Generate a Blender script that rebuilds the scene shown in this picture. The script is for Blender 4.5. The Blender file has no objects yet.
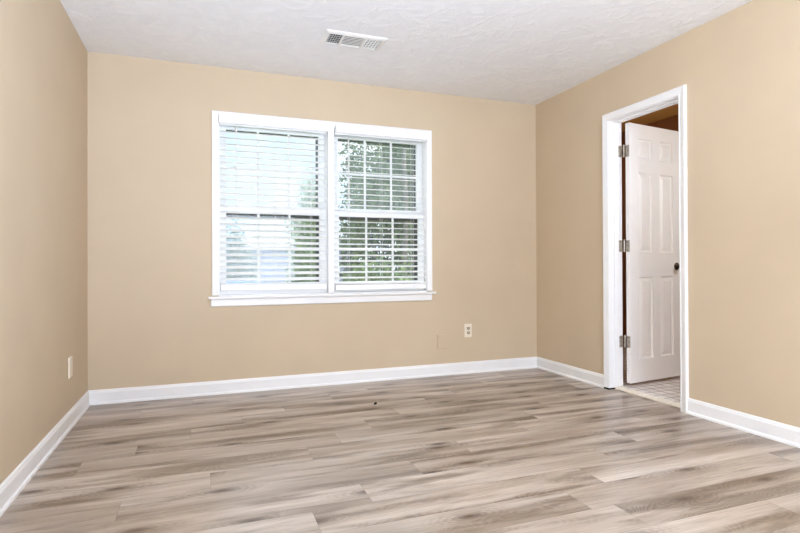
import bpy, bmesh, math, random
from mathutils import Vector, Matrix, noise
random.seed(7)
S = bpy.context.scene
C = S.collection
R = math.radians

# ------------------------------------------------------------------ camera
F_PX, CY, CAM_H = 529.1, 262.15, 0.9542
yaw, pit, rol = R(20.4355), R(0.321), R(0.2292)
c, s = math.cos, math.sin
M1 = Matrix(((c(yaw), -s(yaw), 0), (0, 0, 1), (s(yaw), c(yaw), 0)))
M2 = Matrix(((1, 0, 0), (0, c(pit), -s(pit)), (0, s(pit), c(pit))))
M3 = Matrix(((c(rol), -s(rol), 0), (s(rol), c(rol), 0), (0, 0, 1)))
W2C = M3 @ M2 @ M1
right, up, fwd = W2C[0], W2C[1], W2C[2]
cd = bpy.data.cameras.new('camera')
cam = bpy.data.objects.new('camera', cd)
C.objects.link(cam)
cam.matrix_world = Matrix(((right[0], up[0], -fwd[0], 0), (right[1], up[1], -fwd[1], 0),
                           (right[2], up[2], -fwd[2], CAM_H), (0, 0, 0, 1)))
cd.sensor_width = 36
cd.lens = 36 * F_PX / 800
cd.shift_y = (CY - 266.5) / 800
cd.clip_start = 0.05
cd.clip_end = 300
S.camera = cam

# ------------------------------------------------------------------ world, sun, lights, exposure
SKY_STRENGTH, SUN_STRENGTH = 1.95, 2.8
W = bpy.data.worlds.new('world')
S.world = W
W.use_nodes = True
wn, wl = W.node_tree.nodes, W.node_tree.links
bg = wn['Background']
tc = wn.new('ShaderNodeTexCoord')
nz = wn.new('ShaderNodeTexNoise')
nz.inputs['Scale'].default_value = 2.2
nz.inputs['Detail'].default_value = 5
cr = wn.new('ShaderNodeValToRGB')
cr.color_ramp.elements[0].position = 0.38
cr.color_ramp.elements[0].color = (0.47, 0.64, 0.82, 1)
cr.color_ramp.elements[1].position = 0.58
cr.color_ramp.elements[1].color = (0.95, 0.98, 1.0, 1)
wl.new(tc.outputs['Generated'], nz.inputs['Vector'])
wl.new(nz.outputs['Fac'], cr.inputs['Fac'])
wl.new(cr.outputs['Color'], bg.inputs['Color'])
bg.inputs['Strength'].default_value = SKY_STRENGTH

def light(name, kind, loc, energy, color, rot=(0, 0, 0), **kw):
    d = bpy.data.lights.new(name, kind)
    d.energy = energy
    d.color = color
    for k, v in kw.items():
        setattr(d, k, v)
    o = bpy.data.objects.new(name, d)
    o.location = loc
    o.rotation_euler = rot
    C.objects.link(o)
    return o
sun = light('sun', 'SUN', (6, -4, 12), SUN_STRENGTH, (1, 0.95, 0.86), angle=R(1.5))
sun.rotation_euler = Vector((-0.55, 0.62, -0.95)).to_track_quat('-Z', 'Y').to_euler()
# unseen fill added behind the camera, at an assumed rear window
light('rear_fill', 'AREA', (1.0, -3.12, 1.35), 68, (0.765, 0.92, 1.15), (R(90), 0, R(-22)),
      shape='RECTANGLE', size=2.0, size_y=1.5, spread=R(130))
# added, unseen uplighter behind the camera, imitating flash bounced off the ceiling
light('bounce_fill', 'AREA', (0.35, -0.55, 0.45), 262, (0.75, 0.925, 1.25), (R(180 - 2), R(-17), 0), shape='DISK', size=0.5)
# added soft fill overhead, out of view, with no fixture
light('overhead_fill', 'POINT', (0.9, 0.75, 1.95), 9, (0.92, 0.93, 0.98), shadow_soft_size=0.22)
# two unseen fills added to brighten the door leaf and hinge gap
light('bathroom_fill', 'POINT', (4.12, 2.0, 1.75), 40, (0.80, 0.98, 1.12), shadow_soft_size=0.1)
light('bathroom_back_fill', 'POINT', (3.9, 4.0, 1.75), 6.5, (1.0, 0.84, 0.60), shadow_soft_size=0.08)

S.view_settings.view_transform = 'Standard'
S.view_settings.look = 'None'
S.view_settings.gamma = 1
S.view_settings.use_curve_mapping = False
S.view_settings.exposure = 0.0
S.cycles.use_denoising = True
S.cycles.denoising_prefilter = 'ACCURATE'
S.cycles.max_bounces = 10
S.cycles.diffuse_bounces = 6
S.cycles.transparent_max_bounces = 16
S.cycles.caustics_reflective = False
S.cycles.caustics_refractive = False

# ------------------------------------------------------------------ helpers
def lin(*rgb):
    return tuple((v / 255 / 12.92) if v / 255 <= 0.04045 else ((v / 255 + 0.055) / 1.055) ** 2.4 for v in rgb) + (1,)

class Mat:
    def __init__(self, name):
        self.m = bpy.data.materials.new(name)
        self.m.use_nodes = True
        self.n, self.l = self.m.node_tree.nodes, self.m.node_tree.links
        self.b = self.n['Principled BSDF']
    def new(self, t, **kw):
        x = self.n.new('ShaderNode' + t)
        for k, v in kw.items():
            setattr(x, k, v)
        return x
    def put(self, sock, v):
        if isinstance(v, bpy.types.NodeSocket):
            self.l.new(v, sock)
        else:
            sock.default_value = v
    def math(self, op, a, b=0.0, d=0.0):
        x = self.new('Math', operation=op)
        for i, v in enumerate((a, b, d)):
            self.put(x.inputs[i], v)
        return x.outputs[0]
    def noise(self, vec, scale, detail=2.0, rough=0.5, dist=0.0):
        x = self.new('TexNoise')
        self.put(x.inputs['Vector'], vec)
        x.inputs['Scale'].default_value = scale
        x.inputs['Detail'].default_value = detail
        x.inputs['Roughness'].default_value = rough
        x.inputs['Distortion'].default_value = dist
        return x.outputs['Fac']
    def ramp(self, fac, *stops):
        x = self.new('ValToRGB')
        e = x.color_ramp.elements
        while len(e) < len(stops):
            e.new(0.5)
        for k, (p, col) in enumerate(stops):
            e[k].position = p
            e[k].color = col if len(col) == 4 else tuple(col) + (1,)
        self.put(x.inputs['Fac'], fac)
        return x.outputs['Color']
    def mix(self, fac, a, b, mode='MIX'):
        x = self.new('Mix', data_type='RGBA', blend_type=mode)
        self.put(x.inputs[0], fac)
        self.put(x.inputs[6], a)
        self.put(x.inputs[7], b)
        return x.outputs[2]
    def combine(self, x_, y_, z_=0.0):
        x = self.new('CombineXYZ')
        for k, v in enumerate((x_, y_, z_)):
            self.put(x.inputs[k], v)
        return x.outputs[0]
    def bump(self, h, strength, dist):
        x = self.new('Bump')
        x.inputs['Strength'].default_value = strength
        x.inputs['Distance'].default_value = dist
        self.put(x.inputs['Height'], h)
        self.l.new(x.outputs['Normal'], self.b.inputs['Normal'])
    def obj(self):
        return self.new('TexCoord').outputs['Object']

def simple(name, col, rough=0.5, metal=0.0, vary=0.04, scale=6.0, bump=0.0, bscale=60.0, spec=0.5):
    m = Mat(name)
    co = m.obj()
    f = m.noise(co, scale, 3)
    dark = tuple(v * (1 - vary) for v in col[:3]) + (1,)
    lite = tuple(min(1, v * (1 + vary)) for v in col[:3]) + (1,)
    m.put(m.b.inputs['Base Color'], m.ramp(f, (0.3, dark), (0.7, lite)))
    m.b.inputs['Roughness'].default_value = rough
    m.b.inputs['Metallic'].default_value = metal
    m.b.inputs['Specular IOR Level'].default_value = spec
    if bump:
        m.bump(m.noise(co, bscale, 3), bump, 0.002)
    return m.m

WALL = simple('tan_wall_paint', lin(205, 186, 158), 0.62, vary=0.025, scale=2.5, bump=0.10, bscale=180, spec=0.35)
TRIM = simple('white_trim_paint', lin(240, 239, 238), 0.35, vary=0.012, scale=8)
VINYL = simple('white_vinyl', lin(246, 246, 246), 0.4, vary=0.01)
SLAT = simple('white_blind_slat', lin(245, 245, 243), 0.38, vary=0.01)
DOORP = simple('door_paint', lin(238, 234, 230), 0.45, vary=0.012, bump=0.05, bscale=120)
CORD = simple('white_cord', lin(232, 232, 228), 0.7)
STORM = simple('dark_bronze_frame', lin(58, 55, 52), 0.5)
ALMOND = simple('almond_plastic', lin(235, 224, 205), 0.35)
IVORY = simple('receptacle_plastic', lin(182, 170, 150), 0.35)
SLOT = simple('dark_slot', lin(52, 46, 40), 0.7)
STEEL = simple('brushed_nickel', lin(176, 167, 154), 0.38, 0.5, vary=0.1, scale=40)
SCREWM = simple('dark_screw', lin(84, 76, 66), 0.4, 0.8)
BRONZE = simple('aged_bronze', lin(70, 56, 40), 0.28, 0.85, vary=0.15, scale=30)
VENTW = simple('vent_enamel', lin(232, 230, 224), 0.45)
VENTD = simple('duct_shade', lin(58, 60, 64), 0.8)
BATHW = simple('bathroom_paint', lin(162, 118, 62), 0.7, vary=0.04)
BATHR = simple('bathroom_dark_brown', lin(128, 82, 48), 0.7, vary=0.06)  # darker, redder brown, chosen so this wall reads darker than the ceiling
CRUMB = simple('dark_crumb', lin(34, 24, 16), 0.8, vary=0.3, scale=200)
GAPM = simple('gap_shade', lin(28, 24, 20), 0.9)  # near-black colour standing in for the shadow below the casing leg
MARBLE = Mat('marble_saddle')
_f = MARBLE.noise(MARBLE.obj(), 14, 6, 0.6, 1.2)
MARBLE.put(MARBLE.b.inputs['Base Color'], MARBLE.ramp(_f, (0.3, lin(222, 210, 190)), (0.65, lin(238, 230, 216))))
MARBLE.b.inputs['Roughness'].default_value = 0.3
MARBLE = MARBLE.m

def ceiling_mat():
    m = Mat('trowelled_ceiling')
    co = m.obj()
    a = m.noise(co, 7, 5, 0.62, 1.4)
    b = m.noise(co, 34, 4, 0.6, 0.6)
    p = m.math('SMOOTH_MAX', m.math('SUBTRACT', a, 0.47), 0.0, 0.05)
    h = m.math('ADD', m.math('MULTIPLY', p, 3.0), m.math('MULTIPLY', b, 0.35))
    m.put(m.b.inputs['Base Color'], m.ramp(a, (0.3, lin(232, 231, 230)), (0.7, lin(240, 239, 238))))
    m.b.inputs['Roughness'].default_value = 0.85
    m.bump(h, 0.45, 0.012)
    return m.m
CEIL = ceiling_mat()

PW, PL = 0.1836, 1.25
def floor_mat():
    m = Mat('wood_plank_floor')
    uv = m.new('UVMap', uv_map='plank').outputs[0]
    sp = m.new('SeparateXYZ')
    m.l.new(uv, sp.inputs[0])
    u, v = sp.outputs[0], sp.outputs[1]
    at = m.new('Attribute', attribute_name='plank_random')
    sa = m.new('SeparateColor')
    m.l.new(at.outputs['Color'], sa.inputs[0])
    r1, r2, r3 = sa.outputs[0], sa.outputs[1], sa.outputs[2]
    U = m.math('MULTIPLY_ADD', r2, 61.0, u)
    V = m.math('MULTIPLY_ADD', r3, 47.0, v)
    broad = m.noise(m.combine(m.math('MULTIPLY', U, 0.8), m.math('MULTIPLY', V, 7.0)), 1.0, 3, 0.5, 0.2)
    blot = m.noise(m.combine(m.math('MULTIPLY', U, 1.05), m.math('MULTIPLY', V, 9.0), 5.0), 1.0, 6, 0.60, 0.3)
    fine = m.noise(m.combine(m.math('MULTIPLY', U, 4.0), m.math('MULTIPLY', V, 130.0)), 1.0, 5, 0.72, 0.15)
    # growth rings bent into cathedrals
    wob = m.noise(m.combine(m.math('MULTIPLY', U, 2.6), m.math('MULTIPLY', V, 5.0), 9.0), 1.0, 2, 0.4)
    ring = m.math('SINE', m.math('MULTIPLY', m.math('ADD', wob, m.math('MULTIPLY', V, 1.2)), 230.0))
    ring = m.math('MULTIPLY_ADD', ring, 0.5, 0.5)
    ringmask = m.math('MULTIPLY', ring, m.ramp(blot, (0.50, (0, 0, 0)), (0.64, (1, 1, 1))))
    base = m.ramp(broad, (0.32, lin(158, 141, 124)), (0.50, lin(183, 168, 153)), (0.68, lin(204, 191, 178)))
    dk = m.ramp(m.math('MULTIPLY_ADD', m.math('SUBTRACT', fine, 0.5), 0.28, blot), (0.48, (0, 0, 0)), (0.63, (1, 1, 1)))
    col = m.mix(m.math('MULTIPLY', dk, 0.70), base, lin(114, 95, 77))
    col = m.mix(m.math('MULTIPLY', ringmask, 0.48), col, lin(100, 83, 67))
    gr = m.ramp(fine, (0.34, (0.70, 0.69, 0.68)), (0.58, (1.07, 1.07, 1.07)))
    col = m.mix(0.8, col, gr, 'MULTIPLY')
    # knots
    vo = m.new('TexVoronoi', voronoi_dimensions='2D')
    m.put(vo.inputs['Vector'], m.combine(m.math('MULTIPLY', U, 1.9), m.math('MULTIPLY', V, 5.4), 2.0))
    vo.inputs['Scale'].default_value = 1.0
    kn = m.math('ADD', vo.outputs['Distance'], m.math('MULTIPLY', m.math('SUBTRACT', fine, 0.5), 0.16))
    vs = m.new('SeparateColor')
    m.l.new(vo.outputs['Color'], vs.inputs[0])
    has = m.math('GREATER_THAN', vs.outputs[0], 0.50)
    halo = m.math('MULTIPLY', m.ramp(kn, (0.12, (1, 1, 1)), (0.42, (0, 0, 0))), has)
    kring = m.math('MULTIPLY_ADD', m.math('SINE', m.math('MULTIPLY', kn, 105.0)), 0.5, 0.5)
    col = m.mix(m.math('MULTIPLY', halo, 0.24), col, lin(120, 100, 82))
    col = m.mix(m.math('MULTIPLY', m.math('MULTIPLY', halo, kring), 0.40), col, lin(96, 78, 63))
    k = m.math('MULTIPLY', m.ramp(kn, (0.02, (1, 1, 1)), (0.15, (0, 0, 0))), has)
    col = m.mix(m.math('MULTIPLY', k, 0.92), col, lin(78, 58, 44))
    tone = m.ramp(r1, (0.0, (0.80, 0.79, 0.78)), (1.0, (1.07, 1.07, 1.07)))
    col = m.mix(1.0, col, tone, 'MULTIPLY')
    # seams
    ev = m.math('MINIMUM', v, m.math('SUBTRACT', PW, v))
    eu = m.math('MINIMUM', u, m.math('SUBTRACT', PL, u))
    e = m.math('MINIMUM', ev, eu)
    seam = m.ramp(m.math('MULTIPLY', e, 100.0), (0.06, (1, 1, 1)), (0.20, (0, 0, 0)))
    col = m.mix(m.math('MULTIPLY', seam, 0.30), col, lin(96, 82, 70))
    m.put(m.b.inputs['Base Color'], col)
    m.put(m.b.inputs['Roughness'], m.math('MULTIPLY_ADD', fine, 0.12, 0.26))
    m.b.inputs['Specular IOR Level'].default_value = 0.8
    h = m.math('SUBTRACT', m.math('MULTIPLY', fine, 0.3), seam)
    m.bump(h, 0.25, 0.0012)
    return m.m
FLOORM = floor_mat()

def tile_mat():
    m = Mat('mosaic_tile')
    br = m.new('TexBrick')
    br.offset = 0.0
    m.put(br.inputs['Vector'], m.obj())
    br.inputs['Scale'].default_value = 1.0
    br.inputs['Brick Width'].default_value = 0.085
    br.inputs['Row Height'].default_value = 0.085
    br.inputs['Mortar Size'].default_value = 0.0045
    br.inputs['Mortar Smooth'].default_value = 0.3
    br.inputs['Color1'].default_value = lin(246, 240, 234)
    br.inputs['Color2'].default_value = lin(226, 216, 208)
    br.inputs['Mortar'].default_value = lin(126, 106, 92)
    n = m.noise(m.obj(), 9, 4)
    m.put(m.b.inputs['Base Color'], m.mix(0.6, br.outputs['Color'], m.ramp(n, (0.3, (0.78, 0.74, 0.72)), (0.65, (1, 1, 1))), 'MULTIPLY'))
    m.b.inputs['Roughness'].default_value = 0.35
    return m.m
TILE = tile_mat()

def glass_mat(name, veil):
    """clear pane with a pale translucent dust in place of haze and sky reflection"""
    m = Mat(name)
    t = m.new('BsdfTransparent')
    g = m.new('BsdfGlossy')
    g.inputs['Roughness'].default_value = 0.02
    d = m.new('BsdfTranslucent')
    d.inputs['Color'].default_value = (0.9, 0.95, 1.0, 1)
    x = m.new('MixShader')
    x.inputs[0].default_value = 0.02
    m.l.new(t.outputs[0], x.inputs[1])
    m.l.new(g.outputs[0], x.inputs[2])
    y = m.new('MixShader')
    f = m.noise(m.obj(), 3.0, 4, 0.6)
    m.put(y.inputs[0], m.math('MULTIPLY', f, veil * 2))
    m.l.new(x.outputs[0], y.inputs[1])
    m.l.new(d.outputs[0], y.inputs[2])
    m.l.new(y.outputs[0], m.n['Material Output'].inputs['Surface'])
    return m.m
GLASS = {'lower_sash': glass_mat('window_glass', 0.035), 'upper_sash': glass_mat('veiled_window_glass', 0.13)}  # upper panes veiled more, imitating sky reflected off the storm glass

def leaf_mat(name, a, b):
    m = Mat(name)
    oi = m.new('Attribute', attribute_name='leaf_tone')
    m.put(m.b.inputs['Base Color'], m.ramp(oi.outputs['Fac'], (0.0, a), (1.0, b)))
    m.b.inputs['Roughness'].default_value = 0.5
    tr = m.new('BsdfTranslucent')
    m.put(tr.inputs['Color'], m.ramp(oi.outputs['Fac'], (0.0, a), (1.0, b)))
    x = m.new('MixShader')
    x.inputs[0].default_value = 0.4
    m.l.new(m.b.outputs[0], x.inputs[1])
    m.l.new(tr.outputs[0], x.inputs[2])
    m.l.new(x.outputs[0], m.n['Material Output'].inputs['Surface'])
    return m.m
LEAF_A = leaf_mat('maple_leaf', lin(76, 92, 76), lin(160, 182, 136))
LEAF_B = leaf_mat('shrub_leaf', lin(94, 118, 82), lin(160, 184, 130))
LEAF_C = leaf_mat('pale_leaf', lin(108, 126, 116), lin(166, 182, 164))
LEAF_E = leaf_mat('haze_paled_leaf', lin(196, 206, 202), lin(226, 234, 222))  # leaf colour paled to stand in for distance haze and overexposure
LEAF_D = leaf_mat('evergreen_leaf', lin(64, 78, 70), lin(114, 130, 110))
BARK = simple('tree_bark', lin(122, 118, 112), 0.9, vary=0.35, scale=14, bump=0.6, bscale=30)
GRASS = simple('lawn_grass', lin(120, 142, 88), 0.9, vary=0.3, scale=3)
DRIVE = simple('concrete_drive', lin(205, 202, 196), 0.85, vary=0.06)
SIDING = Mat('pale_siding')
_w = SIDING.new('TexWave', bands_direction='Z')
SIDING.put(_w.inputs['Vector'], SIDING.obj())
_w.inputs['Scale'].default_value = 2.6
SIDING.put(SIDING.b.inputs['Base Color'], SIDING.ramp(_w.outputs['Fac'], (0.0, lin(132, 137, 164)), (0.2, lin(152, 157, 186))))
SIDING = SIDING.m
ROOFM = simple('grey_shingle', lin(168, 170, 178), 0.9, vary=0.12, scale=20)
CARB = simple('blue_car_paint', lin(92, 128, 214), 0.25, 0.1)
CARG = simple('car_glass', lin(70, 78, 92), 0.1)
TYRE = simple('tyre_rubber', lin(32, 32, 33), 0.8)
HUB = simple('wheel_alloy', lin(176, 178, 182), 0.3, 0.8)

class MB:
    def __init__(self):
        self.bm = bmesh.new()
    def box(self, x0, x1, y0, y1, z0, z1, bev=0.0, seg=2, M=None):
        t = bmesh.new()
        bmesh.ops.create_cube(t, size=1)
        for v in t.verts:
            v.co = Vector(((x0 + x1) / 2 + v.co.x * (x1 - x0), (y0 + y1) / 2 + v.co.y * (y1 - y0), (z0 + z1) / 2 + v.co.z * (z1 - z0)))
        if bev:
            bmesh.ops.bevel(t, geom=t.edges[:], offset=bev, segments=seg, profile=0.5, affect='EDGES')
        self._add(t, M)
        return self
    def _add(self, t, M=None):
        if M is not None:
            t.transform(M)
        me = bpy.data.meshes.new('tmp')
        t.to_mesh(me)
        t.free()
        self.bm.from_mesh(me)
        bpy.data.meshes.remove(me)
    def prism(self, prof, origin, du, dv, dl, M=None):
        """closed profile [(u,v)] in the axes du, dv at origin, pushed along dl"""
        t = bmesh.new()
        o, du, dv, dl = Vector(origin), Vector(du), Vector(dv), Vector(dl)
        a = [t.verts.new(o + du * u + dv * v) for u, v in prof]
        b = [t.verts.new(o + du * u + dv * v + dl) for u, v in prof]
        n = len(prof)
        t.faces.new(a)
        t.faces.new(b[::-1])
        for i in range(n):
            t.faces.new((a[i], b[i], b[(i + 1) % n], a[(i + 1) % n]))
        bmesh.ops.recalc_face_normals(t, faces=t.faces[:])
        self._add(t, M)
        return self
    def mitre(self, prof, pts, out, flip=None):
        """sweep a profile (u across the face away from the opening, v out of the wall) along a polyline with mitred corners.
        pts: list of (point, across-vector) pairs"""
        t = bmesh.new()
        rings = []
        for p, ac in pts:
            rings.append([t.verts.new(Vector(p) + Vector(ac) * u + Vector(out) * v) for u, v in prof])
        n = len(prof)
        for a, b in zip(rings, rings[1:]):
            for i in range(n):
                t.faces.new((a[i], b[i], b[(i + 1) % n], a[(i + 1) % n]))
        t.faces.new(rings[0])
        t.faces.new(rings[-1][::-1])
        bmesh.ops.recalc_face_normals(t, faces=t.faces[:])
        self._add(t)
        return self
    def tube(self, pts, r, n=10, cap=True):
        t = bmesh.new()
        rings = []
        rs = r if isinstance(r, (list, tuple)) else [r] * len(pts)
        P = [Vector(p) for p in pts]
        for i, p in enumerate(P):
            d = (P[min(i + 1, len(P) - 1)] - P[max(i - 1, 0)]).normalized()
            a = d.orthogonal().normalized()
            if rings:
                a = (pa - d * pa.dot(d)).normalized()
            pa = a
            b = d.cross(a)
            rings.append([t.verts.new(p + (a * c(2 * math.pi * k / n) + b * s(2 * math.pi * k / n)) * rs[i]) for k in range(n)])
        for a, b in zip(rings, rings[1:]):
            for k in range(n):
                t.faces.new((a[k], a[(k + 1) % n], b[(k + 1) % n], b[k]))
        if cap:
            t.faces.new(rings[0][::-1])
            t.faces.new(rings[-1])
        bmesh.ops.recalc_face_normals(t, faces=t.faces[:])
        self._add(t)
        return self
    def lathe(self, prof, o, axis, n=24):
        """prof [(radius, height)] spun about axis through o"""
        ax = Vector(axis).normalized()
        pts = [Vector(o) + ax * h for r_, h in prof]
        a = ax.orthogonal().normalized()
        b = ax.cross(a)
        t = bmesh.new()
        rings = [[t.verts.new(p + (a * c(2 * math.pi * k / n) + b * s(2 * math.pi * k / n)) * max(r_, 1e-4)) for k in range(n)] for p, (r_, h) in zip(pts, prof)]
        for q, w in zip(rings, rings[1:]):
            for k in range(n):
                t.faces.new((q[k], q[(k + 1) % n], w[(k + 1) % n], w[k]))
        t.faces.new(rings[0][::-1])
        t.faces.new(rings[-1])
        bmesh.ops.recalc_face_normals(t, faces=t.faces[:])
        self._add(t)
        return self
    def build(self, name, mat, parent=None, smooth=False):
        me = bpy.data.meshes.new(name)
        if parent is not None:
            off = Vector((0, 0, 0))
            p = parent
            while p is not None:
                off += p.location
                p = p.parent
            self.bm.transform(Matrix.Translation(-off))
        self.bm.to_mesh(me)
        self.bm.free()
        me.materials.append(mat)
        if smooth:
            me.polygons.foreach_set('use_smooth', [True] * len(me.polygons))
            try:
                me.set_sharp_from_angle(angle=R(40))
            except Exception:
                pass
        o = bpy.data.objects.new(name, me)
        C.objects.link(o)
        if parent is not None:
            o.parent = parent
        return o

def tag(o, label, cat, group=None, kind=None):
    o['label'] = label
    o['category'] = cat
    if group:
        o['group'] = group
    if kind:
        o['kind'] = kind
    return o
def struct(o, label=None, cat=None):
    o['kind'] = 'structure'
    if label:
        o['label'] = label
    if cat:
        o['category'] = cat
    return o
def empty(name, loc):
    o = bpy.data.objects.new(name, None)
    o.location = loc
    o.empty_display_size = 0.05
    C.objects.link(o)
    return o

# ------------------------------------------------------------------ room shell
XL, XR, YB, YF, H = -0.745, 2.908, 4.17, -3.0, 2.44
OPX0, OPX1, OPZ0, OPZ1 = 0.105, 1.805, 0.715, 2.066       # window opening
DY0, DY1, DZ1 = 2.567, 3.24, 2.062                         # rough door opening
WT = 0.16
b = MB()
b.box(XL - .12, OPX0, YB, YB + WT, -.02, H + .1)
b.box(OPX1, XR + .12, YB, YB + WT, -.02, H + .1)
b.box(OPX0, OPX1, YB, YB + WT, -.02, OPZ0)
b.box(OPX0, OPX1, YB, YB + WT, OPZ1, H + .1)
struct(b.build('wall_back', WALL), 'tan painted wall holding the white double window', 'wall')
b = MB()
b.box(XL - .12, XL, YF - .12, YB, -.02, H + .1)
struct(b.build('wall_left', WALL), 'tan painted wall on the left without any opening', 'wall')
b = MB()
b.box(XR, XR + .12, YF - .12, DY0, -.02, H + .1)
b.box(XR, XR + .12, DY1, YB, -.02, H + .1)
b.box(XR, XR + .12, DY0, DY1, DZ1, H + .1)
struct(b.build('wall_right', WALL), 'tan painted wall on the right pierced by the open doorway', 'wall')
b = MB()                                                   # behind the camera, with an opening made for the added fill
b.box(XL, 0.05, YF - .12, YF, -.02, H + .1)
b.box(2.25, XR, YF - .12, YF, -.02, H + .1)
b.box(0.05, 2.25, YF - .12, YF, -.02, 0.6)
b.box(0.05, 2.25, YF - .12, YF, 2.1, H + .1)
struct(b.build('wall_front', WALL), 'tan painted wall behind the viewer', 'wall')
struct(MB().box(XL, XR, YF, YB, H, H + .1).build('ceiling', CEIL), 'white trowel textured ceiling', 'ceiling')

# plank floor: one face per plank
def plank_floor():
    me = bpy.data.meshes.new('floor')
    joints = {0: 2.123, 2: 1.42, 3: 1.645, 4: 0.64, 5: -0.31, 6: 0.03, 7: 1.757, 8: 1.948, 9: -0.324, 10: -0.067}
    tones = {(2, 1.42): 0.42, (3, 1.645): 0.86, (8, 1.948): 0.30, (5, -0.31): 0.30, (4, .64): 0.72, (0, 2.123): 0.92, (6, .03): 0.5}
    vs, fs, uvs, cols = [], [], [], []
    rnd = random.Random(11)
    k0 = int(math.floor((YF - 1.494) / PW))
    for k in range(k0, 40):
        y0 = 1.494 + (k - 1) * PW
        y1 = y0 + PW
        if y0 >= YB:
            break
        ya, yb = max(y0, YF), min(y1, YB)
        j = joints.get(k, rnd.uniform(0, PL))
        x = j - PL * math.ceil((j - XL) / PL)
        while x < XR:
            xa, xb = max(x, XL), min(x + PL, XR)
            col = (rnd.random() * 0.75 + 0.2, rnd.random(), rnd.random())
            for (kk, jj), t in tones.items():
                if kk == k and abs(x + PL - jj) < 0.02:
                    col = (t, col[1], col[2])
            n = len(vs)
            vs += [(xa, ya, 0), (xb, ya, 0), (xb, yb, 0), (xa, yb, 0)]
            fs.append((n, n + 1, n + 2, n + 3))
            uvs += [(xa - x, ya - y0), (xb - x, ya - y0), (xb - x, yb - y0), (xa - x, yb - y0)]
            cols += [col] * 4
            x += PL
    for k in range(k0, 40):                                # planks running on into the doorway
        y0 = 1.494 + (k - 1) * PW
        ya, yb = max(y0, DY0 + .002), min(y0 + PW, DY1 - .002)
        if ya >= yb:
            continue
        j = joints.get(k, .8)
        x = j - PL * math.ceil((j - XR) / PL)
        n = len(vs)
        vs += [(XR, ya, 0), (XR + .06, ya, 0), (XR + .06, yb, 0), (XR, yb, 0)]
        fs.append((n, n + 1, n + 2, n + 3))
        uvs += [(XR - x, ya - y0), (XR + .06 - x, ya - y0), (XR + .06 - x, yb - y0), (XR - x, yb - y0)]
        cols += [(.6, .31 + .07 * k, .5)] * 4
    n = len(vs)                                            # slab under the planks
    vs += [(px, py, pz) for pz in (-.02, -.12) for px, py in ((XL, YF), (XR, YF), (XR, YB), (XL, YB))]
    fs += [(n, n + 1, n + 2, n + 3), (n + 7, n + 6, n + 5, n + 4), (n, n + 4, n + 5, n + 1), (n + 1, n + 5, n + 6, n + 2), (n + 2, n + 6, n + 7, n + 3), (n + 3, n + 7, n + 4, n)]
    uvs += [(0, 0)] * 24
    cols += [(0.5, 0.5, 0.5)] * 24
    me.from_pydata(vs, [], fs)
    ul = me.uv_layers.new(name='plank')
    for i, q in enumerate(uvs):
        ul.data[i].uv = q
    ca = me.color_attributes.new('plank_random', 'FLOAT_COLOR', 'CORNER')
    for i, q in enumerate(cols):
        ca.data[i].color = q + (1,)
    me.materials.append(FLOORM)
    o = bpy.data.objects.new('floor', me)
    C.objects.link(o)
    return o
struct(plank_floor(), 'grey brown wood plank floor', 'floor')

# baseboards: bevelled board with a shoe moulding
BP = [(0, 0), (.021, 0), (.021, .006), (.019, .013), (.014, .0175), (.0125, .0185), (.0125, .080), (.0095, .086), (.0085, .092), (.005, .0985), (0, .0995)]
def base(name, prof, pts, label):
    b = MB()
    b.mitre([(u, v) for u, v in prof], [(p, ac) for p, ac in pts], (0, 0, 1))
    return struct(b.build(name, TRIM), label, 'baseboard')
base('baseboard_left', BP, [((XL, YF, 0), (1, 0, 0)), ((XL, YB, 0), (1, -1, 0))], 'white baseboard along the left wall')
base('baseboard_back', BP, [((XL, YB, 0), (1, -1, 0)), ((XR, YB, 0), (-1, -1, 0))], 'white baseboard under the window wall')
CY0, CY1 = 2.530, 3.275                                    # door casing outer edges
base('baseboard_right_far', BP, [((XR, YB, 0), (-1, -1, 0)), ((XR, CY1, 0), (-1, 0, 0))], 'short white baseboard between far corner and doorway')
base('baseboard_right_near', BP, [((XR, CY0, 0), (-1, 0, 0)), ((XR, YF, 0), (-1, 0, 0))], 'white baseboard on the near side of the doorway')

# ------------------------------------------------------------------ twin window
GX = [(0.117, 0.931), (0.992, 1.792)]                      # the two openings
ZS, ZH = 0.735, 2.052                                      # sill and head
CASP = [(0, 0), (0, .014), (.006, .017), (.010, .016), (.034, .020), (.042, .020), (.046, .016), (.046, 0)]
b = MB()
i0, i1, zt = 0.109, 1.797, 2.062
b.mitre(CASP, [((i0, YB, .735), (-1, 0, 0)), ((i0, YB, zt), (-1, 0, 1)), ((i1, YB, zt), (1, 0, 1)), ((i1, YB, .735), (1, 0, 0))], (0, -1, 0))
struct(b.build('trim_1', TRIM), 'white casing around the double window', 'trim')
b = MB().box(.937, .988, YB - .018, YB + .04, .735, zt + .018, .003)
b.box(.931, .992, YB + .04, YB + .13, .735, zt)
struct(b.build('trim_2', TRIM), 'white upright mullion between the two windows', 'trim')
b = MB().box(.036, 1.870, YB - .042, YB + .001, .708, .7265, .005, 3)
b.box(i0, i1, YB + .001, YB + .075, .714, .7345)
struct(b.build('trim_3', TRIM), 'white window stool projecting below the blinds', 'trim')
b = MB().prism([(0, .651), (.012, .651), (.016, .657), (.016, .700), (.012, .7078), (0, .7078)], (.058, YB, 0), (0, -1, 0), (0, 0, 1), (1.782, 0, 0))
struct(b.build('trim_4', TRIM), 'white apron board beneath the window stool', 'trim')
b = MB()                                                   # jamb liner
b.box(OPX0, GX[0][0], YB, YB + .13, .735, 2.066)
b.box(GX[1][1], OPX1, YB, YB + .13, .735, 2.066)
b.box(OPX0, .931, YB, YB + .13, 2.052, 2.066)
b.box(.992, OPX1, YB, YB + .13, 2.052, 2.066)
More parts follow.
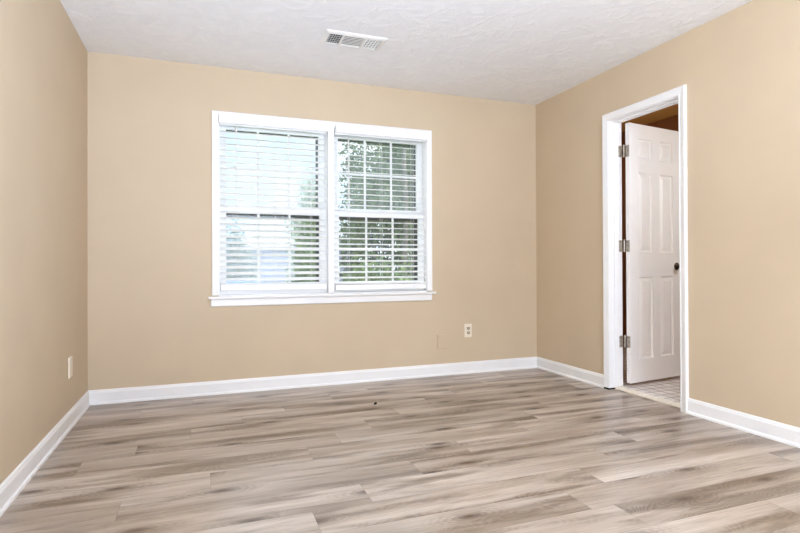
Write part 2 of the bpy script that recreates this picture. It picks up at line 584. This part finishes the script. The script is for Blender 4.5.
struct(b.build('trim_5', TRIM), 'white jamb liner inside the window opening', 'trim')

def ring(b, x0, x1, y0, y1, z0, z1, wl_, wr_, wb_, wt_, bev=.003):
    b.box(x0, x0 + wl_, y0, y1, z0, z1, bev)
    b.box(x1 - wr_, x1, y0, y1, z0, z1, bev)
    b.box(x0 + wl_, x1 - wr_, y0, y1, z0, z0 + wb_, bev)
    b.box(x0 + wl_, x1 - wr_, y0, y1, z1 - wt_, z1, bev)

for k, (x0, x1) in enumerate(GX):
    b = MB()
    ring(b, x0, x1, YB + .112, YB + .135, ZS, ZH, .02, .02, .02, .02)
    w = struct(b.build('window_%d' % (k + 1), VINYL), ('left' if k == 0 else 'right') + ' white double hung window of the pair', 'window')
    g0, g1 = x0 + .05, x1 - .05
    for nm, ya, yb, z0, z1, wb, wt in (('lower_sash', 4.214, 4.246, ZS, 1.408, .087, .051), ('upper_sash', 4.249, 4.281, 1.376, ZH, .048, .052)):
        b = MB()
        ring(b, x0, x1, ya, yb, z0, z1, .05, .05, wb, wt, .004)
        sash = b.build(nm, VINYL, w)
        ym = (ya + yb) / 2
        gz0, gz1 = z0 + wb, z1 - wt
        MB().box(g0 - .004, g1 + .004, ym - .0015, ym + .0015, gz0 - .004, gz1 + .004).build('glass_pane', GLASS[nm], sash)
        b = MB()
        for t in (1 / 3, 2 / 3):
            xm = g0 + (g1 - g0) * t
            b.box(xm - .0095, xm + .0095, ym - .006, ym - .002, gz0, gz1, .0015)
        zm = (gz0 + gz1) / 2
        b.box(g0, g1, ym - .0065, ym - .0025, zm - .0095, zm + .0095, .0015)
        b.build('grille', VINYL, sash)
    lk = MB().box((x0 + x1) / 2 - .03, (x0 + x1) / 2 + .03, 4.228, 4.246, 1.409, 1.417, .002)
    lk.lathe([(.008, 0), (.009, .006), (.005, .010)], ((x0 + x1) / 2, 4.237, 1.417), (0, 0, 1), 14)
    lk.build('sash_lock', VINYL, w)
    b = MB()
    ring(b, x0 - .004, x1 + .004, 4.312, 4.332, ZS - .006, 2.058, .034, .063, .03, .064, .002)
    b.box(x0 + .028, x1 - .058, 4.312, 4.332, 1.336, 1.40)
    b.build('storm_frame', STORM, w)

# ------------------------------------------------------------------ blinds
def blind(x0, x1, vx0, vx1, tilt, wand_x, cord_x, label, sag, za, pitch, rz):
    root = empty('venetian_blind', ((x0 + x1) / 2, 4.183, 2.04))
    tag(root, label, 'blind', 'white venetian blinds')
    b = MB().box(vx0, vx1, 4.124, 4.138, 2.016, 2.086, .004, 3)
    b.box(vx0, vx0 + .012, 4.138, 4.149, 2.018, 2.084)
    b.box(vx1 - .012, vx1, 4.138, 4.149, 2.018, 2.084)
    b.build('valance', SLAT, root)
    MB().box(x0 + .002, x1 - .002, 4.158, 4.208, 2.008, 2.050, .003).build('headrail', SLAT, root)
    b = MB()
    zs = [rz + (.053 if not sag else .049)] + [za + pitch * i for i in range(27)]
    zs = [z for z in zs if z < 2.0]
    n = 5
    for i, z in enumerate(zs):
        a = R(tilt) if i > 0 else R(3)
        up_, dn = [], []
        for q in range(n):                                 # slightly crowned slat, front edge low
            t = q / (n - 1) - .5
            cr_ = .0022 * (1 - (2 * t) ** 2)
            yy, zz = t * .050, cr_
            up_.append((yy * c(a) - (zz + .0014) * s(a), yy * s(a) + (zz + .0014) * c(a)))
            dn.append((yy * c(a) - (zz - .0014) * s(a), yy * s(a) + (zz - .0014) * c(a)))
        jx = random.uniform(-.0012, .0012)
        b.prism(up_ + dn[::-1], (x0 + .004 + jx, 4.183, z), (0, 1, 0), (0, 0, 1), (x1 - x0 - .008, 0, sag if i < 1 else 0))
    b.build('slats', SLAT, root)
    b = MB().box(x0 + .003, x1 - .003, 4.159, 4.207, rz, rz + .046, .005, 3)
    for v in b.bm.verts:
        v.co.z += sag * (v.co.x - x0) / (x1 - x0)
    b.build('bottom_rail', SLAT, root)
    for t in (.15, .5, .85):
        xm = x0 + (x1 - x0) * t
        b = MB()
        for yy in (4.1565, 4.2095):
            b.tube([(xm, yy, rz + .02), (xm, yy, 2.01)], .0011, 6)
        b.build('ladder_cord', CORD, root)
    wd = MB().tube([(wand_x, 4.146, 2.012), (wand_x, 4.146, 1.99)], .0022, 8)
    wd.tube([(wand_x, 4.146, 1.99), (wand_x + .002, 4.143, 1.44)], [.0042, .0042], 10)
    wd.tube([(wand_x + .002, 4.143, 1.44), (wand_x + .002, 4.143, 1.415)], [.0052, .0046], 10)
    wd.build('tilt_wand', CORD, root, True)
    if cord_x:
        for dx, ze in ((0, 1.30), (.012, 1.275)):
            b = MB().tube([(cord_x + dx, 4.147, 2.012), (cord_x + dx, 4.145, ze + .02)], .0012, 6)
            lc = b.build('lift_cord', CORD, root)
            MB().lathe([(.003, .028), (.0055, .02), (.0085, .004), (.008, 0)], (cord_x + dx, 4.145, ze - .006), (0, 0, 1), 12).build('tassel', SLAT, lc, True)
    return root
blind(.119, .929, .112, .938, 24, .235, None, 'white venetian blind on the left window, bright sky behind it', -.004, .851, .0463, .767)
blind(.994, 1.790, 1.000, 1.798, 13, 1.104, 1.762, 'white venetian blind on the right window, dark leaves behind it', 0, .854, .0454, .752)

# ------------------------------------------------------------------ doorway
YJ0, YJ1, ZJ = 2.585, 3.222, 2.045                         # clear opening between jambs
DCP = [(0, 0), (0, .010), (.007, .0155), (.014, .013), (.030, .017), (.044, .0205), (.052, .0205), (.055, .017), (.055, 0)]
b = MB()
j0, j1, jz = YJ0 - .001, YJ1 - .002, ZJ + .003
b.mitre(DCP, [((XR, j0, 0), (0, -1, 0)), ((XR, j0, jz), (0, -1, 1)), ((XR, j1, jz), (0, 1, 1)), ((XR, j1, .0125), (0, 1, 0))], (-1, 0, 0))
struct(b.build('trim_6', TRIM), 'white casing around the doorway', 'trim')
struct(MB().box(XR - .019, XR + .044, YJ1 + .001, j1 + .015, .0005, .0120).box(XR - .019, XR - .001, j1 + .015, j1 + .054, .0005, .0120).build('gap_shade_strip', GAPM), 'dark strip painted as the shadow under the far leg of the door casing', 'trim')  # dark filler put in where the raised casing leaves only shadow
b = MB()
b.box(XR, XR + .12, DY0 + .001, YJ0, 0, ZJ)
b.box(XR, XR + .12, YJ1, DY1 - .001, .0125, ZJ)
b.box(XR, XR + .12, DY0 + .001, DY1 - .001, ZJ, DZ1 - .001)
b.box(XR + .040, XR + .080, YJ1 - .010, YJ1, .03, ZJ, .002)   # door stops
b.box(XR + .040, XR + .080, YJ0, YJ0 + .010, .03, ZJ, .002)
b.box(XR + .040, XR + .080, YJ0 + .010, YJ1 - .010, ZJ - .010, ZJ, .002)
struct(b.build('trim_8', TRIM), 'white door jamb with its stops inside the doorway', 'trim')
b = MB().prism([(0, 0), (0, .006), (.006, .014), (.018, .017), (.021, .010), (.025, .016), (.038, .021), (.038, 0)], (XR + .046, YJ0, .001), (1, 0, 0), (0, 0, 1), (0, YJ1 - YJ0, 0))
tag(b.build('door_threshold', MARBLE), 'cream stone threshold strip lying in the doorway', 'threshold')

# six panel door leaf, swung into the bathroom
LW, LT, LZ0, LZ1 = .612, .035, .046, 2.036
MD = Matrix.Translation((3.050, 3.165, 0)) @ Matrix.Rotation(R(8), 4, 'Z')
def leaf_face(b, y, sgn):
    """moulded face in leaf coordinates: frame strips, bevel down to a groove, raised field"""
    px = [(.096, .268), (.352, .522)]
    pz = [(.215, .862), (1.037, 1.668), (1.765, 1.930)]
    xs = sorted({0, LW} | {v for p in px for v in p})
    zs = sorted({LZ0, LZ1} | {v for p in pz for v in p})
    t = bmesh.new()
    for xa, xb in zip(xs, xs[1:]):
        for za, zb in zip(zs, zs[1:]):
            if (xa, xb) in px and (za, zb) in pz:
                lv = [(0, 0), (.006, -.002), (.013, .0095), (.022, .0105), (.027, .009), (.046, .0035)]
                rings = []
                for d, dep in lv:
                    yy = y + sgn * dep
                    rings.append([t.verts.new(q) for q in ((xa + d, yy, za + d), (xb - d, yy, za + d), (xb - d, yy, zb - d), (xa + d, yy, zb - d))])
                for p, q in zip(rings, rings[1:]):
                    for i in range(4):
                        t.faces.new((p[i], p[(i + 1) % 4], q[(i + 1) % 4], q[i]))
                t.faces.new(rings[-1])
            else:
                t.faces.new([t.verts.new(q) for q in ((xa, y, za), (xb, y, za), (xb, y, zb), (xa, y, zb))])
    return t
b = MB()
t = leaf_face(b, 0, 1)
t2 = leaf_face(b, LT, -1)
for q in (t, t2):
    me_ = bpy.data.meshes.new('x')
    q.to_mesh(me_)
    q.free()
    b.bm.from_mesh(me_)
    bpy.data.meshes.remove(me_)
for quad in (((0, 0, LZ0), (0, LT, LZ0), (0, LT, LZ1), (0, 0, LZ1)), ((LW, 0, LZ0), (LW, 0, LZ1), (LW, LT, LZ1), (LW, LT, LZ0)),
             ((0, 0, LZ0), (LW, 0, LZ0), (LW, LT, LZ0), (0, LT, LZ0)), ((0, 0, LZ1), (0, LT, LZ1), (LW, LT, LZ1), (LW, 0, LZ1))):
    b.bm.faces.new([b.bm.verts.new(q) for q in quad])
bmesh.ops.remove_doubles(b.bm, verts=b.bm.verts[:], dist=1e-5)
bmesh.ops.recalc_face_normals(b.bm, faces=b.bm.faces[:])
b.bm.transform(MD)
door = struct(b.build('door_1', DOORP), 'white six panel door standing open into the bathroom', 'door')
for hz in (1.822, 1.094, .360):
    b = MB()
    b.box(2.984, 3.029, YJ1 - .0028, YJ1 - .0003, hz - .045, hz + .045, .0012)          # plate on the jamb
    b.box(-.0026, -.0002, .001, .033, hz - .045, hz + .045, .001, 2, MD)               # plate on the leaf edge
    hp = (3.036, 3.2085)
    for i in range(5):
        b.tube([(hp[0], hp[1], hz - .045 + i * .018 + .0006), (hp[0], hp[1], hz - .045 + (i + 1) * .018 - .0006)], .0075, 12)
    b.lathe([(.0045, 0), (.006, .003), (.003, .007)], (hp[0], hp[1], hz + .045), (0, 0, 1), 12)
    h = b.build('hinge', STEEL, door)
    h['label'] = 'brushed nickel hinge'
    b = MB()
    for dz in (-.032, 0, .032):
        for xx in ((2.993, 3.010) if dz else (2.993,)):
            b.lathe([(.0042, 0), (.0042, .0008), (.002, .0012)], (xx, YJ1 - .0028, hz + dz), (0, -1, 0), 10)
        p = MD @ Vector((-.0026, .022 if dz else .012, hz + dz))
        b.lathe([(.0042, 0), (.0042, .0008), (.002, .0012)], p, MD.to_3x3() @ Vector((-1, 0, 0)), 10)
    b.build('screws', SCREWM, h)
ax = MD.to_3x3() @ Vector((0, -1, 0))
kp = MD @ Vector((.560, 0, .935))
kn = MB().lathe([(.031, 0), (.031, .004), (.026, .008), (.013, .012), (.011, .028), (.018, .036), (.0265, .047), (.0275, .056), (.023, .064), (.012, .068), (0, .069)], kp, ax, 28).build('door_knob', BRONZE, door, True)
kn['label'] = 'dark bronze door knob'
MB().box(LW - .0005, LW + .0012, .006, .029, .905, .965, .0004, 1, MD).build('latch_plate', STEEL, door)

# ------------------------------------------------------------------ bathroom beyond the doorway
BX0, BX1, BY0, BY1 = XR + .12, 4.42, 1.55, 4.75
struct(MB().box(XR + .0845, BX1, BY0, BY1, -.1, .0215).build('floor_bathroom', TILE), 'pale square mosaic tile floor beyond the doorway', 'floor')
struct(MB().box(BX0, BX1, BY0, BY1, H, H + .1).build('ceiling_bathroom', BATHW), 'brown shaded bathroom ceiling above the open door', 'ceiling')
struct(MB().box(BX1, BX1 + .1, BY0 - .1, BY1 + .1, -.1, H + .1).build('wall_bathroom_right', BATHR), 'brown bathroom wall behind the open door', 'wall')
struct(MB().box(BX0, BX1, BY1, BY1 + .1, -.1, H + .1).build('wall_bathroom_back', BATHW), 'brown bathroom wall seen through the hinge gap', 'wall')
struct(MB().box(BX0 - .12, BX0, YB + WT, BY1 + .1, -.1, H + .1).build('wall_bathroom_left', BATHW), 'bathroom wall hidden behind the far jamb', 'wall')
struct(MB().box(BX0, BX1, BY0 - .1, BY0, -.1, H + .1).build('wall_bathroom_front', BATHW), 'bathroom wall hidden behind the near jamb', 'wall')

# ------------------------------------------------------------------ ceiling vent
vx0, vx1, vy0, vy1 = .730, 1.142, 3.266, 3.478
root = empty('ceiling_vent', ((vx0 + vx1) / 2, (vy0 + vy1) / 2, H))
tag(root, 'white metal air vent in the ceiling with one dark louvre section', 'vent')
b = MB()
ix0, ix1, iy0, iy1 = vx0 + .032, vx1 - .032, vy0 + .03, vy1 - .03
PR = [(0, 0), (0, .012), (.006, .0125), (.024, .007), (.030, .003), (.030, 0)]
b.mitre(PR, [((ix0, iy0, H), (-1, -1, 0)), ((ix1, iy0, H), (1, -1, 0)), ((ix1, iy1, H), (1, 1, 0)), ((ix0, iy1, H), (-1, 1, 0)), ((ix0, iy0, H), (-1, -1, 0))], (0, 0, -1))
xa, xb = ix0 + .092, ix0 + .238
for q in (xa, xb):
    b.box(q - .006, q + .006, iy0, iy1, H - .013, H - .001)
b.build('frame', VENTW, root)
MB().box(ix0, ix1, iy0, iy1, H - .0012, H - .0002).build('duct_shade_plate', VENTD, root)  # dark plate painted as the shaded duct; ceiling above is uncut
def louvre(b, p0, p1, ang, axis, zc):
    d = Vector(p1) - Vector(p0)
    M = Matrix.Translation(((p0[0] + p1[0]) / 2, (p0[1] + p1[1]) / 2, zc)) @ Matrix.Rotation(R(ang), 4, axis)
    if axis == 'Y':
        b.box(-.0065, .0065, -d.length / 2, d.length / 2, -.0006, .0006, 0, 1, M)
    else:
        b.box(-d.length / 2, d.length / 2, -.0065, .0065, -.0006, .0006, 0, 1, M)
b = MB()
for i in range(6):
    q = ix0 + .008 + i * .0155
    louvre(b, (q, iy0, 0), (q, iy1, 0), -52, 'Y', H - .0075)
for i in range(5):
    q = iy0 + .02 + i * .028
    b.box(ix0, xa - .006, q - .002, q + .002, H - .0035, H - .0015)
b.build('louvre_section', VENTW, root)
b = MB()
for i in range(7):
    q = iy0 + .010 + i * .0215
    louvre(b, (xa + .006, q, 0), (xb - .006, q, 0), 3, 'X', H - .0075)
b.build('louvre_section', VENTW, root)
b = MB()
for i in range(5):
    q = xb + .012 + i * .0205
    louvre(b, (q, iy0, 0), (q, iy1, 0), 40, 'Y', H - .0075)
for i in range(5):
    q = iy0 + .02 + i * .028
    b.box(xb + .006, ix1, q - .003, q + .003, H - .0095, H - .0065)
b.build('louvre_section', VENTW, root)
for q in (vx0 + .012, vx1 - .012):
    MB().lathe([(.005, 0), (.005, .0015), (.002, .0025)], (q, (vy0 + vy1) / 2, H - .0068), (0, 0, -1), 12).build('screw', VENTW, root)

# ------------------------------------------------------------------ wall plates
def plate(b, w, h, t):
    pr = [(-w / 2, 0), (-w / 2, .002), (-w / 2 + .006, t), (w / 2 - .006, t), (w / 2, .002), (w / 2, 0)]
    bb = bmesh.new()
    rings = [[bb.verts.new((sx * (w / 2 - d), -q, sz * (h / 2 - d))) for sx, sz in ((-1, -1), (1, -1), (1, 1), (-1, 1))] for d, q in ((0, 0), (0, .002), (.002, t * .8), (.006, t))]
    for p, q in zip(rings, rings[1:]):
        for i in range(4):
            bb.faces.new((p[i], p[(i + 1) % 4], q[(i + 1) % 4], q[i]))
    bb.faces.new(rings[-1])
    bb.faces.new(rings[0][::-1])
    bmesh.ops.recalc_face_normals(bb, faces=bb.faces[:])
    b._add(bb)
def outlet(loc, rz, label):
    """built facing -Y at the origin, then set on the wall"""
    root = empty('wall_outlet', (0, 0, 0))
    tag(root, label, 'outlet')
    b = MB()
    plate(b, .072, .117, .006)
    b.build('cover_plate', ALMOND, root)
    for zc in (.0195, -.0195):
        b = MB()
        b.box(-.0165, .0165, -.0085, -.005, zc - .0135, zc + .0135, .0015)
        rc = b.build('receptacle', IVORY, root)
        rc['label'] = 'darker beige socket face'
        b = MB()
        b.box(-.0085, -.0055, -.0090, -.0083, zc - .001, zc + .009)
        b.box(.0055, .0082, -.0090, -.0083, zc, zc + .008)
        b.lathe([(.0036, 0), (.0036, .0007)], (0, -.0083, zc - .0075), (0, -1, 0), 10)
        b.build('slots', SLOT, rc)
    MB().lathe([(.0032, 0), (.0032, .001), (.0015, .0015)], (0, -.006, 0), (0, -1, 0), 10).build('screw', STEEL, root)
    root.location = loc
    root.rotation_euler = (0, 0, rz)
    return root
outlet((2.192, YB, .375), 0, 'almond double outlet on the wall right of the window')
root = empty('blank_wall_plate', (0, 0, 0))
tag(root, 'almond blank wall plate on the left wall near the corner, seen edge on', 'wall plate')
b = MB()
plate(b, .078, .122, .008)
b.build('cover_plate', ALMOND, root)
for dz in (.03, -.03):
    MB().lathe([(.0034, 0), (.0034, .0012), (.0015, .0018)], (0, -.008, dz), (0, -1, 0), 10).build('screw', ALMOND, root)
root.location = (XL, 3.650, .353)
root.rotation_euler = (0, 0, R(90))
root = empty('blank_wall_plate', (1.936, YB, .292))
tag(root, 'blank wall plate painted tan like the wall, lower left of the outlet', 'wall plate')
b = MB()
plate(b, .082, .122, .012)
b.bm.transform(Matrix.Translation((1.936, YB, .292)))
b.build('cover_plate', WALL, root)
for dz in (.03, -.03):
    MB().lathe([(.0034, 0), (.0034, .0012), (.0015, .0018)], (1.936, YB - .012, .292 + dz), (0, -1, 0), 10).build('screw', WALL, root)

# ------------------------------------------------------------------ crumb on the floor
bm = bmesh.new()
bmesh.ops.create_icosphere(bm, subdivisions=3, radius=1)
for v in bm.verts:
    f_ = 1 + .45 * noise.noise(v.co * 1.9 + Vector((3, 1, 7)))
    v.co = Vector((v.co.x * .013 * f_, v.co.y * .008 * f_, (v.co.z * .0065 * f_) + .0060))
zmin = min(v.co.z for v in bm.verts)
for v in bm.verts:
    v.co.z -= zmin
bm.transform(Matrix.Translation((1.107, 3.462, 0.0003)) @ Matrix.Rotation(R(38), 4, 'Z'))
b = MB()
b._add(bm)
tag(b.build('floor_crumb', CRUMB, None, True), 'tiny dark crumb lying on the wood floor below the window', 'crumb')

# ------------------------------------------------------------------ outdoors
GZ = -.85
struct(MB().box(-30, 60, 4.5, 90, GZ - .2, GZ).build('ground', GRASS), 'lawn outside the window', 'ground')
struct(MB().box(-6, 3.4, 10.6, 14.6, GZ, GZ + .06).build('driveway', DRIVE), 'pale driveway outside the left window', 'driveway')

def foliage(name, mat, blobs, n, size, parent, seed):
    rnd = random.Random(seed)
    off = parent.location
    vs, fs, tone = [], [], []
    tot = sum(r_[0] * r_[1] * r_[2] for _, r_ in blobs)
    for cpos, rad in blobs:
        m_ = int(n * rad[0] * rad[1] * rad[2] / tot)
        for _ in range(m_):
            while True:
                d = Vector((rnd.uniform(-1, 1), rnd.uniform(-1, 1), rnd.uniform(-1, 1)))
                if .25 < d.length < 1:
                    break
            d = d * (.55 + .7 * rnd.random())
            p = Vector(cpos) + Vector((d.x * rad[0], d.y * rad[1], d.z * rad[2])) * 1 - off
            nrm = (d.normalized() + Vector((rnd.uniform(-1, 1), rnd.uniform(-1, 1), rnd.uniform(-.6, 1)))).normalized()
            a = nrm.orthogonal().normalized()
            a.rotate(Matrix.Rotation(rnd.uniform(0, 6.28), 3, nrm))
            q = nrm.cross(a)
            L = size * rnd.uniform(.7, 1.35)
            w_ = L * rnd.uniform(.42, .6)
            k = len(vs)
            vs += [p - a * L * .5, p - a * L * .1 + q * w_ * .5 + nrm * L * .06, p + a * L * .5 - nrm * L * .1, p - a * L * .1 - q * w_ * .5 + nrm * L * .06]
            fs += [(k, k + 1, k + 2), (k, k + 2, k + 3)]
            tv = min(1, max(0, rnd.gauss(.5, .25)))
            tone += [tv, tv]
    me = bpy.data.meshes.new(name)
    me.from_pydata([tuple(v) for v in vs], [], fs)
    at = me.attributes.new('leaf_tone', 'FLOAT', 'FACE')
    at.data.foreach_set('value', tone)
    me.materials.append(mat)
    o = bpy.data.objects.new(name, me)
    C.objects.link(o)
    o.parent = parent
    return o

def tree(name, loc, label, cat, mat, blobs, n, size, trunk_r, trunk_top, seed, branches=()):
    root = empty(name, loc)
    tag(root, label, cat)
    x, y, z = loc
    b = MB()
    rnd = random.Random(seed)
    pts = [(x + rnd.uniform(-.05, .05) * i, y + rnd.uniform(-.05, .05) * i, z + (trunk_top - z) * i / 5) for i in range(6)]
    b.tube(pts, [trunk_r * (1.25 if i == 0 else 1 - .11 * i) for i in range(6)], 12)
    for e in branches:
        p0 = Vector(pts[e[0]])
        p1 = Vector(e[1])
        mid = (p0 + p1) / 2 + Vector((0, 0, .15))
        b.tube([p0, mid, p1], [trunk_r * .45, trunk_r * .32, trunk_r * .12], 8)
    b.build('trunk', BARK, root, True)
    foliage('foliage', mat, blobs, n, size, root, seed)
    return root

tree('maple_tree', (4.75, 10.5, GZ), 'tall leafy tree filling the upper right window', 'tree', LEAF_A,
     [((4.25, 10.6, 3.4), (1.2, 1.1, 1.3)), ((3.35, 10.4, 2.3), (.7, .8, .8)), ((4.6, 10.2, 2.1), (1.0, .9, 1.1)), ((3.05, 11.0, 1.6), (.45, .6, .6)), ((3.15, 11.2, 3.1), (.42, .5, .85))],
     13000, .105, .16, 3.4, 3, [(3, (3.7, 10.3, 2.9)), (4, (5.3, 10.4, 3.6)), (3, (3.4, 10.4, 2.2))])
tree('evergreen_tree', (5.0, 13.2, GZ), 'dark evergreen tree behind the leafy tree outside the right window', 'tree', LEAF_D,
     [((5.0, 13.2, 2.4), (1.2, 1.0, 2.8)), ((4.0, 13.6, 1.3), (.75, .8, 2.2))], 7000, .15, .15, 4.2, 5)
tree('garden_shrub', (3.15, 8.3, GZ), 'green shrub low outside the right window', 'shrub', LEAF_B,
     [((2.55, 8.4, .62), (.50, .5, .5)), ((3.1, 8.2, .45), (.5, .5, .6)), ((2.35, 8.2, .2), (.35, .4, .6))], 3600, .085, .04, .5, 8)
tree('garden_shrub', (1.72, 9.2, GZ), 'green shrub behind the right side of the left window', 'shrub', LEAF_B,
     [((1.75, 9.2, .95), (.38, .45, .75)), ((1.60, 9.3, .35), (.32, .4, .7)), ((1.88, 9.3, 1.55), (.26, .4, .6))], 4600, .085, .045, 1.2, 9)
tree('pale_bush', (.72, 15.6, GZ), 'pale grey green bush at the left edge of the left window', 'shrub', LEAF_C,
     [((.80, 15.6, .95), (.45, .5, 1.25)), ((1.2, 15.8, .6), (.40, .4, .85))], 4200, .10, .05, .7, 12)
tree('slender_tree', (5.2, 27, GZ), 'hazy pale tree rising behind the house', 'tree', LEAF_E,
     [((5.2, 27, 3.9), (.8, 1.0, 1.9)), ((4.6, 27, 2.9), (.7, .9, 1.0))], 2200, .22, .14, 5, 14)
for k_, (x_, y_) in enumerate(((3.42, 8.9), (3.80, 8.95))):  # bare trunks of young trees
    root = empty('young_tree', (x_, y_, GZ))
    tag(root, ('left' if k_ == 0 else 'right') + ' one of two slim trunks among the leaves outside the right window', 'tree')
    b = MB()
    b.tube([(x_ + .02 * math.sin(i * 1.7 + k_), y_, GZ + i * .6) for i in range(9)], [.06 - .004 * i for i in range(9)], 10)
    b.build('trunk', BARK, root, True)
    foliage('foliage', LEAF_A, [((x_, y_, 4.3 + .3 * k_), (.15, .2, .4))], 350, .09, root, 31 + k_)

# neighbour's house
hx0, hx1, hy0, hy1, hz = 1.75, 6.6, 23.0, 26.0, 1.75
root = empty('house', ((hx0 + hx1) / 2, hy0, GZ))
tag(root, 'low pale house across the yard, seen through the left window', 'house')
MB().box(hx0, hx1, hy0, hy1, GZ, hz).build('wall', SIDING, root)
MB().prism([(-.25, hz), (hy1 - hy0 + .25, hz), ((hy1 - hy0) / 2, hz + .55)], (hx0 - .2, hy0, 0), (0, 1, 0), (0, 0, 1), (hx1 - hx0 + .4, 0, 0)).build('roof', ROOFM, root)
for q in (3.9, 5.2):
    b = MB()
    ring(b, q, q + .5, hy0 - .04, hy0 + .01, .3, 1.2, .05, .05, .05, .05)
    f_ = b.build('window_frame', TRIM, root)
    MB().box(q + .05, q + .45, hy0 - .012, hy0 - .006, .35, 1.15).build('pane', CARG, f_)

# parked car; only its roof shows over the sill
root = empty('parked_car', (-.25, 12.6, GZ + .06))
tag(root, 'blue parked car, just its roof showing at the lower left of the left window', 'car')
cz = GZ + .06
def loft(secs):
    """secs: (x, half width, z list) cross sections joined along x"""
    t = bmesh.new()
    rings = []
    for x, prof in secs:
        rings.append([t.verts.new((x - .25, 12.6 + yy, cz + zz)) for yy, zz in prof])
    n = len(rings[0])
    for p, q in zip(rings, rings[1:]):
        for i in range(n):
            t.faces.new((p[i], p[(i + 1) % n], q[(i + 1) % n], q[i]))
    t.faces.new(rings[0])
    t.faces.new(rings[-1][::-1])
    bmesh.ops.recalc_face_normals(t, faces=t.faces[:])
    return t
def sec(x, w, z0, z1, r_=.1):
    return (x, [(-w + r_, z0), (w - r_, z0), (w, z0 + r_), (w, (z0 + z1) / 2), (w - r_ * .4, z1 - r_), (w - r_ * 1.6, z1), (-w + r_ * 1.6, z1), (-w + r_ * .4, z1 - r_), (-w, (z0 + z1) / 2), (-w, z0 + r_)])
b = MB()
b._add(loft([sec(-2.2, .70, .35, .72), sec(-2.1, .80, .24, .90), sec(-1.4, .88, .2, .95), sec(.6, .88, .2, .93), sec(1.3, .87, .2, .88), sec(2.0, .80, .24, .76), sec(2.15, .68, .35, .62)]))
b.build('body', CARB, root, True)
b = MB()
b._add(loft([sec(-1.75, .70, .85, .95, .04), sec(-1.0, .66, .85, 1.34, .05), sec(.4, .66, .85, 1.34, .05), sec(1.2, .72, .84, .92, .03)]))
b.build('window_glass', CARG, root, True)
b = MB()
b._add(loft([sec(-1.15, .60, 1.325, 1.355, .012), sec(-.9, .67, 1.33, 1.395, .025), sec(1.0, .67, 1.33, 1.395, .025), sec(1.62, .55, 1.325, 1.35, .01)]))
b.build('roof', CARB, root, True)
for wx in (-1.35, 1.35):
    for wy in (-.78, .78):
        o_ = (wx - .25, 12.6 + wy - (.1 if wy > 0 else .1), cz + .31)
        wl_ = MB().lathe([(.20, 0), (.29, .0), (.31, .03), (.31, .17), (.29, .2), (.20, .2)], o_, (0, 1, 0), 28).build('wheel', TYRE, root, True)
        MB().lathe([(.195, -.004), (.195, .204)], o_, (0, 1, 0), 24).build('hub', HUB, wl_, True)
